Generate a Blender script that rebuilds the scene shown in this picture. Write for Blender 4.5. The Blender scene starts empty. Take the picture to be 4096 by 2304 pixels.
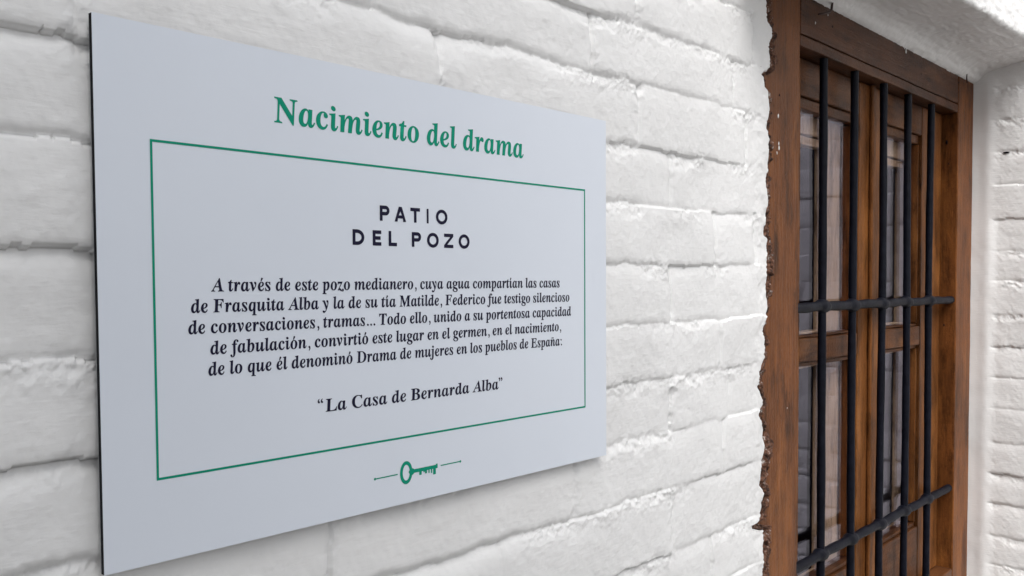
import bpy, bmesh, math, random
import numpy as np
from mathutils import Matrix, Vector

C = bpy.context.scene.collection
S = bpy.context.scene
ZO = 1.5          # camera height above the patio floor
DS = 0.6507       # camera to sign face
random.seed(4)

# ------------------------------------------------------------------ camera
cam = bpy.data.cameras.new('camera')
cam.lens = 36.0 * 3600 / 4096
cam.sensor_width = 36
cam.shift_y = 113 / 4096
cam.clip_start = 0.02
cam.clip_end = 500
co = bpy.data.objects.new('camera', cam)
C.objects.link(co)
Rr = [[0.6783433649, 0.0054722541, -0.7347246652], [-0.0314829971, 0.9992703356, -0.0216244557], [0.7340702284, 0.0378001405, 0.6780206849]]
def w2b(v): return Vector((v[0], v[2], -v[1]))
right, up, back = w2b(Rr[0]), -w2b(Rr[1]), -w2b(Rr[2])
m = Matrix((right, up, back)).transposed().to_4x4()
m.translation = Vector((0, -DS, ZO))
co.matrix_world = m
S.camera = co

# ------------------------------------------------------------------ light
SUN_EL, SUN_AZ = math.radians(49), math.radians(219)   # azimuth clockwise from +Y
w = bpy.data.worlds.new('World'); S.world = w; w.use_nodes = True
nt = w.node_tree
bg = nt.nodes['Background']
sky = nt.nodes.new('ShaderNodeTexSky'); sky.sky_type = 'NISHITA'; sky.sun_disc = False
sky.sun_elevation = SUN_EL; sky.sun_rotation = SUN_AZ
sky.air_density = 1.0; sky.dust_density = 4.0; sky.ozone_density = 1.0
hs = nt.nodes.new('ShaderNodeHueSaturation'); hs.inputs['Saturation'].default_value = 0.26
nt.links.new(sky.outputs[0], hs.inputs['Color']); nt.links.new(hs.outputs[0], bg.inputs['Color'])
bg.inputs['Strength'].default_value = 0.15
sl = bpy.data.lights.new('sun', 'SUN'); sl.energy = 1.5; sl.angle = math.radians(40); sl.color = (1.0, 0.99, 0.98)
so = bpy.data.objects.new('sun', sl); C.objects.link(so)
sd = Vector((math.sin(SUN_AZ) * math.cos(SUN_EL), math.cos(SUN_AZ) * math.cos(SUN_EL), math.sin(SUN_EL)))
so.rotation_euler = sd.to_track_quat('Z', 'Y').to_euler(); so.location = (1, -3, 6)
S.view_settings.view_transform = 'Standard'; S.view_settings.look = 'None'
S.view_settings.exposure = 0.44; S.view_settings.gamma = 1.0; S.view_settings.use_curve_mapping = False
S.cycles.max_bounces = 8; S.cycles.transparent_max_bounces = 12

# ------------------------------------------------------------------ materials
def mat(name):
    k = bpy.data.materials.new(name); k.use_nodes = True
    t = k.node_tree
    return k, t, t.nodes['Principled BSDF']
def N(t, kind, **kw):
    n = t.nodes.new(kind)
    for a, b in kw.items(): setattr(n, a, b)
    return n
def pos(t, sc=(1, 1, 1), rot=(0, 0, 0)):
    g = N(t, 'ShaderNodeNewGeometry'); mp = N(t, 'ShaderNodeMapping')
    mp.inputs['Scale'].default_value = sc; mp.inputs['Rotation'].default_value = rot
    t.links.new(g.outputs['Position'], mp.inputs['Vector']); return mp.outputs[0]
def noise(t, v, scale, detail=3, rough=.55):
    n = N(t, 'ShaderNodeTexNoise'); n.inputs['Scale'].default_value = scale
    n.inputs['Detail'].default_value = detail; n.inputs['Roughness'].default_value = rough
    t.links.new(v, n.inputs['Vector']); return n.outputs['Fac']
def ramp(t, f, stops):
    r = N(t, 'ShaderNodeValToRGB'); e = r.color_ramp.elements
    while len(e) < len(stops): e.new(.5)
    for i, (p, c) in enumerate(stops):
        e[i].position = p; e[i].color = (*c, 1) if len(c) == 3 else c
    t.links.new(f, r.inputs[0]); return r.outputs['Color']
def mixc(t, f, a, b, mode='MIX'):
    x = N(t, 'ShaderNodeMix', data_type='RGBA', blend_type=mode)
    for s, v in ((x.inputs[0], f), (x.inputs[6], a), (x.inputs[7], b)):
        if hasattr(v, 'links'): t.links.new(v, s)
        elif isinstance(v, (int, float)): s.default_value = v
        else: s.default_value = (*v, 1)
    return x.outputs[2]
def math2(t, op, a, b=0.0):
    x = N(t, 'ShaderNodeMath', operation=op)
    for s, v in ((x.inputs[0], a), (x.inputs[1], b)):
        if hasattr(v, 'links'): t.links.new(v, s)
        else: s.default_value = v
    return x.outputs[0]
def bump(t, b, h, dist, strength=1.0):
    n = N(t, 'ShaderNodeBump'); n.inputs['Distance'].default_value = dist; n.inputs['Strength'].default_value = strength
    t.links.new(h, n.inputs['Height']); t.links.new(n.outputs[0], b.inputs['Normal'])

def paint_mat():
    k, t, b = mat('white_masonry_paint')
    v = pos(t)
    big = noise(t, v, 7, 4)
    base = ramp(t, big, [(.3, (.785, .785, .78)), (.7, (.84, .84, .835))])
    # tiny dirt specks lodged in the paint
    vo = N(t, 'ShaderNodeTexVoronoi'); vo.inputs['Scale'].default_value = 26
    t.links.new(v, vo.inputs['Vector'])
    sep = N(t, 'ShaderNodeSeparateColor'); t.links.new(vo.outputs['Color'], sep.inputs[0])
    thr = math2(t, 'MULTIPLY', math2(t, 'POWER', sep.outputs[0], 6), .030)
    spk = math2(t, 'LESS_THAN', vo.outputs['Distance'], thr)
    base = mixc(t, math2(t, 'MULTIPLY', spk, .75), base, (.16, .14, .13))
    t.links.new(base, b.inputs['Base Color'])
    b.inputs['Roughness'].default_value = .5; b.inputs['Specular IOR Level'].default_value = .35
    st = noise(t, pos(t, (1.0, 1.0, 6.0), (0, math.radians(24), 0)), 55, 5, .6)     # brush strokes
    fine = noise(t, v, 330, 3, .6)
    mid = noise(t, v, 90, 4, .6)
    h = math2(t, 'ADD', math2(t, 'MULTIPLY', st, .9), math2(t, 'ADD', math2(t, 'MULTIPLY', fine, .22), math2(t, 'MULTIPLY', mid, .55)))
    bump(t, b, h, .0010, .45)
    return k
M_PAINT = paint_mat()

def wood_mat(name, axis, lo, hi, rough=.42, chips=True):
    k, t, b = mat(name)
    sc = {'z': (1, 1, .06), 'x': (.06, 1, 1)}[axis]
    v = pos(t, sc)
    g = noise(t, v, 90, 5, .65); g2 = noise(t, v, 340, 3, .6)
    blot = noise(t, pos(t), 9, 5, .6)
    f = math2(t, 'ADD', math2(t, 'MULTIPLY', g, .45), math2(t, 'ADD', math2(t, 'MULTIPLY', g2, .2), math2(t, 'MULTIPLY', blot, .45)))
    col = ramp(t, f, [(.34, lo), (.74, hi)])
    dk = noise(t, pos(t, tuple(.25 if q_ < 1 else 1 for q_ in sc)), 34, 6, .72)
    col = mixc(t, ramp(t, dk, [(.50, (0, 0, 0)), (.66, (.80, .80, .80))]), col, tuple(x * .42 for x in lo))
    gold = noise(t, pos(t, tuple(.3 if q_ < 1 else 1 for q_ in sc)), 16, 4, .6)
    col = mixc(t, ramp(t, gold, [(.52, (0, 0, 0)), (.70, (.65, .65, .65))]), col, (hi[0] * 1.35, hi[1] * 1.45, hi[2] * 1.4))
    mot = noise(t, pos(t), 210, 4, .8)
    col = mixc(t, ramp(t, mot, [(.56, (0, 0, 0)), (.70, (.55, .55, .55))]), col, tuple(x * .3 for x in lo))
    if chips:
        vo = N(t, 'ShaderNodeTexVoronoi'); vo.inputs['Scale'].default_value = 30
        t.links.new(pos(t, {'z': (1, 1, .5), 'x': (.5, 1, 1)}[axis]), vo.inputs['Vector'])
        sep = N(t, 'ShaderNodeSeparateColor'); t.links.new(vo.outputs['Color'], sep.inputs[0])
        spk = math2(t, 'LESS_THAN', vo.outputs['Distance'], math2(t, 'MULTIPLY', math2(t, 'POWER', sep.outputs[0], 9), .05))
        col = mixc(t, math2(t, 'MULTIPLY', spk, .8), col, (.55, .38, .25))
        dkc = math2(t, 'LESS_THAN', vo.outputs['Distance'], math2(t, 'MULTIPLY', math2(t, 'POWER', sep.outputs[1], 9), .045))
        col = mixc(t, math2(t, 'MULTIPLY', dkc, .85), col, (.02, .01, .006))
    t.links.new(col, b.inputs['Base Color'])
    b.inputs['Roughness'].default_value = rough; b.inputs['Specular IOR Level'].default_value = .14
    h = math2(t, 'ADD', g, math2(t, 'ADD', math2(t, 'MULTIPLY', g2, .6), math2(t, 'MULTIPLY', noise(t, pos(t), 160, 3, .7), .8)))
    bump(t, b, h, .0013, .9)
    return k
M_WOODV = wood_mat('varnished_wood_upright', 'z', (.062, .022, .007), (.225, .076, .020))
M_WOODH = wood_mat('varnished_wood_level', 'x', (.030, .012, .006), (.120, .044, .017))  # darker level wood: weathering and the shade below the hood, both in the colour
M_SASHV = wood_mat('casement_wood_upright', 'z', (.060, .023, .007), (.23, .085, .025), .35, False)
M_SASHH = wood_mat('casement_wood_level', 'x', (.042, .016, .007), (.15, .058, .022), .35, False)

def plain(name, col, rough=.5, metal=0.0, spec=.5, bs=None):
    k, t, b = mat(name)
    b.inputs['Base Color'].default_value = (*col, 1); b.inputs['Roughness'].default_value = rough
    b.inputs['Metallic'].default_value = metal; b.inputs['Specular IOR Level'].default_value = spec
    if bs: bump(t, b, noise(t, pos(t), bs[0], 4, .6), bs[1], bs[2])
    return k
M_CORE = plain('black_plastic_core', (.004, .004, .008), .6, spec=.1)
M_BACK = plain('aluminium_skin', (.45, .46, .48), .35, .6)
M_GREEN = plain('green_print', (.004, .28, .175), .5, spec=.12)
M_INK = plain('dark_navy_print', (.011, .010, .034), .5, spec=.15)
def panel_mat():
    k, t, b = mat('cool_white_satin_sheet')
    n = noise(t, pos(t), 5, 3)
    col = ramp(t, n, [(.3, (.715, .765, .845)), (.7, (.735, .785, .865))])
    t.links.new(col, b.inputs['Base Color'])
    b.inputs['Roughness'].default_value = .30; b.inputs['Specular IOR Level'].default_value = .6
    bump(t, b, noise(t, pos(t), 900, 2), .00008, .5)
    return k
M_PANEL = panel_mat()
def iron_mat():
    k, t, b = mat('black_painted_iron')
    col = ramp(t, noise(t, pos(t), 60, 4), [(.35, (.0025, .003, .007)), (.75, (.008, .009, .016))])
    t.links.new(col, b.inputs['Base Color'])
    b.inputs['Roughness'].default_value = .5; b.inputs['Specular IOR Level'].default_value = .13
    bump(t, b, noise(t, pos(t), 220, 4, .6), .0008, .7)
    return k
M_IRON = iron_mat()
M_RUST = plain('rusty_wire', (.045, .022, .018), .75, .2, bs=(500, .0005, .8))
def crust_mat():
    k, t, b = mat('flaking_paint_and_plaster')
    n = noise(t, pos(t, (1, 1, .8)), 95, 6, .78)
    col = ramp(t, n, [(.33, (.012, .007, .005)), (.45, (.055, .022, .012)), (.54, (.16, .062, .028)), (.60, (.22, .14, .11)), (.64, (.62, .60, .57))])
    t.links.new(col, b.inputs['Base Color']); b.inputs['Roughness'].default_value = .7
    bump(t, b, n, .003, .9)
    return k
M_CRUST = crust_mat()
def glass_mat():
    k = bpy.data.materials.new('window_glass'); k.use_nodes = True; t = k.node_tree
    t.nodes.clear()
    o = N(t, 'ShaderNodeOutputMaterial'); mx = N(t, 'ShaderNodeMixShader'); fr = N(t, 'ShaderNodeFresnel')
    gm = N(t, 'ShaderNodeNewGeometry'); t.links.new(math2(t, 'SUBTRACT', 1.52, math2(t, 'MULTIPLY', gm.outputs['Backfacing'], 1.52 - 1 / 1.52)), fr.inputs[0])
    tr = N(t, 'ShaderNodeBsdfTransparent'); tr.inputs[0].default_value = (.93, .92, .96, 1)
    gl = N(t, 'ShaderNodeBsdfGlossy'); gl.inputs['Roughness'].default_value = .012; gl.inputs[0].default_value = (.9, .88, 1, 1)
    bp = N(t, 'ShaderNodeBump'); bp.inputs['Distance'].default_value = .0006; bp.inputs['Strength'].default_value = .25
    t.links.new(noise(t, pos(t, (1, 1, .35)), 9, 1), bp.inputs['Height']); t.links.new(bp.outputs[0], gl.inputs['Normal'])
    t.links.new(math2(t, 'MULTIPLY', fr.outputs[0], .72), mx.inputs[0]); t.links.new(tr.outputs[0], mx.inputs[1]); t.links.new(gl.outputs[0], mx.inputs[2])
    t.links.new(mx.outputs[0], o.inputs[0]); return k
M_GLASS = glass_mat()
M_INNER = wood_mat('pale_inner_wood', 'z', (.36, .24, .13), (.60, .43, .26), .5, False)
M_DARK = plain('dim_room_plaster', (.055, .038, .040), .9)
def floor_mat():
    k, t, b = mat('patio_paving')
    col = ramp(t, noise(t, pos(t), 3, 5), [(.3, (.08, .074, .068)), (.7, (.13, .12, .11))])
    t.links.new(col, b.inputs['Base Color']); b.inputs['Roughness'].default_value = .8
    bump(t, b, noise(t, pos(t), 60, 4), .003); return k
M_FLOOR = floor_mat()

# ------------------------------------------------------------------ object helpers
def wloc(o):
    v = Vector((0, 0, 0))
    while o: v += o.location; o = o.parent
    return v
def thing(name, loc, label, cat, group=None):
    o = bpy.data.objects.new(name, None); C.objects.link(o); o.location = loc
    o['label'] = label; o['category'] = cat; o.empty_display_size = .1
    if group: o['group'] = group
    return o
def link(name, me, material, parent=None, smooth=False, label=None, kind=None):
    """me holds world coordinates; they are re-expressed relative to the parent"""
    o = bpy.data.objects.new(name, me); C.objects.link(o)
    if material: me.materials.append(material)
    if parent:
        me.transform(Matrix.Translation(-wloc(parent))); o.parent = parent
    if smooth:
        me.polygons.foreach_set('use_smooth', [True] * len(me.polygons))
    if label: o['label'] = label
    if kind: o['kind'] = kind
    return o
def box_bm(x0, x1, y0, y1, z0, z1, bev=.0, seg=2, wob=0.0):
    bm = bmesh.new(); bmesh.ops.create_cube(bm, size=1)
    for v in bm.verts:
        v.co = Vector((x0 + (v.co.x + .5) * (x1 - x0), y0 + (v.co.y + .5) * (y1 - y0), z0 + (v.co.z + .5) * (z1 - z0)))
    if bev: bmesh.ops.bevel(bm, geom=bm.edges[:], offset=bev, segments=seg, profile=.5, affect='EDGES')
    return bm
def to_me(bm, name='mesh'):
    me = bpy.data.meshes.new(name); bm.to_mesh(me); bm.free(); return me
def box(name, x0, x1, y0, y1, z0, z1, material, parent, bev=.0015, **kw):
    return link(name, to_me(box_bm(x0, x1, y0, y1, ZO + z0, ZO + z1, bev)), material, parent, **kw)
def tube_me(path, radii, seg=20):
    vs, fs = [], []
    n = len(path)
    P_ = [Vector(p) for p in path]
    for i, p in enumerate(P_):
        d = (P_[min(i + 1, n - 1)] - P_[max(i - 1, 0)]).normalized()
        a = d.cross(Vector((0, 1, 0)));
        if a.length < .1: a = d.cross(Vector((1, 0, 0)))
        a.normalize(); b = d.cross(a)
        for j in range(seg):
            an = 2 * math.pi * j / seg
            vs.append(p + (a * math.cos(an) + b * math.sin(an)) * radii[i])
    for i in range(n - 1):
        for j in range(seg):
            k = (j + 1) % seg
            fs.append((i * seg + j, (i + 1) * seg + j, (i + 1) * seg + k, i * seg + k))
    fs.append(tuple(range(seg))); fs.append(tuple(range((n - 1) * seg, n * seg))[::-1])
    me = bpy.data.meshes.new('tube'); me.from_pydata(vs, [], fs)
    bm = bmesh.new(); bm.from_mesh(me); bmesh.ops.recalc_face_normals(bm, faces=bm.faces[:]); bm.to_mesh(me); bm.free()
    return me

# ------------------------------------------------------------------ numpy noise
_rng = np.random.default_rng(11)
_T = _rng.random((512, 512)).astype(np.float64)
def vnoise(x, y, s, seed=0):
    x = x * s + seed * 17.31 + 1000; y = y * s + seed * 9.77 + 1000
    xi = np.floor(x).astype(int); yi = np.floor(y).astype(int); fx = x - xi; fy = y - yi
    fx = fx * fx * fx * (fx * (fx * 6 - 15) + 10); fy = fy * fy * fy * (fy * (fy * 6 - 15) + 10)
    a = _T[yi % 512, xi % 512]; b = _T[yi % 512, (xi + 1) % 512]; c = _T[(yi + 1) % 512, xi % 512]; d = _T[(yi + 1) % 512, (xi + 1) % 512]
    return (a + (b - a) * fx) * (1 - fy) + (c + (d - c) * fx) * fy - .5
def fbm(x, y, s, o=4, seed=0, g=.5):
    r = 0; amp = 1
    for i in range(o):
        r = r + amp * vnoise(x, y, s * 2 ** i, seed + i * 3); amp *= g
    return r
def sstep(a, b, x):
    t = np.clip((x - a) / (b - a), 0, 1); return t * t * (3 - 2 * t)

def relief(u, v, joints, heads, ampf):
    """painted brick relief. u along the wall, v up (arrays). joints: list of bed joint heights, top first;
    heads[i]: head joints of the course between joints[i] (above) and joints[i+1] (below).
    returns depth into the wall and an id per point (-1 = mortar)"""
    depth = np.zeros_like(u); bid = np.full(u.shape, -1, dtype=int)
    wob = .0050 * fbm(u, v * 0, 9, 3, 5) + .0034 * fbm(u, v * 0, 38, 3, 8)
    A = ampf(u, v)
    low = .0050 * fbm(u, v, 6, 3, 21)
    depth += low + .0007 * fbm(u, v, 60, 3, 4) + .0004 * fbm(u, v, 170, 3, 14)
    cnt = 0
    for i in range(len(joints) - 1):
        jt = joints[i] + wob + .003 * vnoise(u, v * 0, 4, i); jb = joints[i + 1] + wob + .003 * vnoise(u, v * 0, 4, i + 1)
        row = (v <= jt) & (v > jb)
        if not row.any(): continue
        edges = [-9] + list(heads[i]) + [9]
        for k in range(len(edges) - 1):
            e0 = edges[k] + .0035 * vnoise(v, u * 0, 30, i * 7 + k); e1 = edges[k + 1] + .0035 * vnoise(v, u * 0, 30, i * 7 + k + 1)
            sel = row & (u > e0) & (u <= e1)
            if not sel.any(): continue
            rr = np.random.default_rng(i * 31 + k * 7 + 5)
            off, tl, tu = rr.uniform(-.0018, .0022), rr.uniform(-.03, .03), rr.uniform(-.006, .006)
            us, vsel = u[sel], v[sel]
            dtop = (jt[sel] - vsel); dbot = vsel - jb[sel]; dl = us - e0[sel]; dr = e1[sel] - us
            mod = np.clip(.62 + 1.5 * fbm(us, np.full_like(us, i * .37), 5, 2, 3), .30, 1.15)
            a = A[sel] * mod
            wd = .0125 + .009 * vnoise(us, vsel * 0, 11, i + 40)
            d = a * np.exp(-(np.maximum(dtop, 0) / wd) ** 1.35)                       # ledge below the joint line, filling out downwards
            d += (.0006 + .50 * a) * np.exp(-(dbot / .0040) ** 1.5)                   # rounded lower arris
            mb = np.clip(.5 + 2.2 * vnoise(vsel, us * 0, 14, i * 3 + k), .0, 1)
            hd = np.minimum(dl if k else 9, dr if k < len(edges) - 2 else 9) if True else 9
            d += (.0009 + .0027 * mb) * np.exp(-(hd / .0046) ** 2)
            d += .0007 * np.exp(-hd / .012) + .0004 * np.exp(-dbot / .014)
            near = np.exp(-(dtop / .017) ** 2) + .5 * np.exp(-(dbot / .008) ** 2) + .6 * np.exp(-(hd / .009) ** 2)
            crumb = fbm(us * .8, vsel, 62, 5, 50, .66)
            gate = sstep(-.12, .22, vnoise(us, vsel, 13, 71))
            d += near * gate * .0044 * crumb
            tile = -off - tl * (vsel - (jt[sel] + jb[sel]) / 2) * .5 + tu * .3 * (us - us.mean())
            depth[sel] += d + tile
            mort = (dtop < .009) | (hd < .0025)
            ids = np.where(mort, -1, cnt); bid[sel] = ids
            cnt += 1
    return depth, bid, cnt

def relief_objects(X, Y, Z, bid, ncnt, parent, skirt, flip, mortar_name='mortar'):
    """cut a relief grid into one object per brick plus the mortar; every piece gets a skirt going into the wall"""
    nr, nc = X.shape
    V = np.stack([X, Y, Z], -1).reshape(-1, 3)
    G = V.reshape(nr, nc, 3)
    du = np.gradient(G, axis=1); dv = np.gradient(G, axis=0)
    Nn = np.cross(du, dv); Nn /= np.linalg.norm(Nn, axis=2, keepdims=True) + 1e-12
    if flip: Nn = -Nn
    Nn = Nn.reshape(-1, 3)
    i, j = np.meshgrid(np.arange(nr - 1), np.arange(nc - 1), indexing='ij')
    q = np.stack([i * nc + j, i * nc + j + 1, (i + 1) * nc + j + 1, (i + 1) * nc + j], -1).reshape(-1, 4)
    if flip: q = q[:, ::-1]
    fid = bid[:-1, :-1].reshape(-1).copy()
    for c in range(ncnt):
        if 0 < (fid == c).sum() < 60: fid[fid == c] = -1
    base = Vector(wloc(parent)); bv = np.array(base)
    order = [-1] + [c for c in range(ncnt)]
    for c in order:
        fq = q[fid == c]
        if not len(fq): continue
        uniq, inv = np.unique(fq, return_inverse=True); loc = inv.reshape(-1, 4)
        pv = V[uniq]; pn = Nn[uniq]
        e = np.concatenate([loc[:, [0, 1]], loc[:, [1, 2]], loc[:, [2, 3]], loc[:, [3, 0]]])
        key = np.sort(e, 1); kk = key[:, 0].astype(np.int64) * (len(uniq) + 1) + key[:, 1]
        uq, idx, cn = np.unique(kk, return_index=True, return_counts=True)
        be = e[idx[cn == 1]]
        bvtx = np.unique(be); mp = -np.ones(len(uniq), int); mp[bvtx] = np.arange(len(bvtx)) + len(uniq)
        sv = pv[bvtx] + np.array(skirt)
        sf = np.stack([be[:, 1], be[:, 0], mp[be[:, 0]], mp[be[:, 1]]], -1)
        allv = np.concatenate([pv, sv]) - bv; allf = np.concatenate([loc, sf])
        me = bpy.data.meshes.new('brick' if c >= 0 else mortar_name)
        me.vertices.add(len(allv)); me.vertices.foreach_set('co', allv.astype(np.float32).ravel())
        me.loops.add(len(allf) * 4); me.loops.foreach_set('vertex_index', allf.astype(np.int32).ravel())
        me.polygons.add(len(allf)); me.polygons.foreach_set('loop_start', np.arange(0, len(allf) * 4, 4, dtype=np.int32))
        me.polygons.foreach_set('use_smooth', np.ones(len(allf), bool))
        me.update(calc_edges=True)
        ln = np.concatenate([pn[loc.ravel()], np.zeros((len(sf) * 4, 3))])
        me.normals_split_custom_set(ln.tolist())
        me.materials.append(M_PAINT)
        o = bpy.data.objects.new('brick' if c >= 0 else mortar_name, me); C.objects.link(o); o.parent = parent

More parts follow.
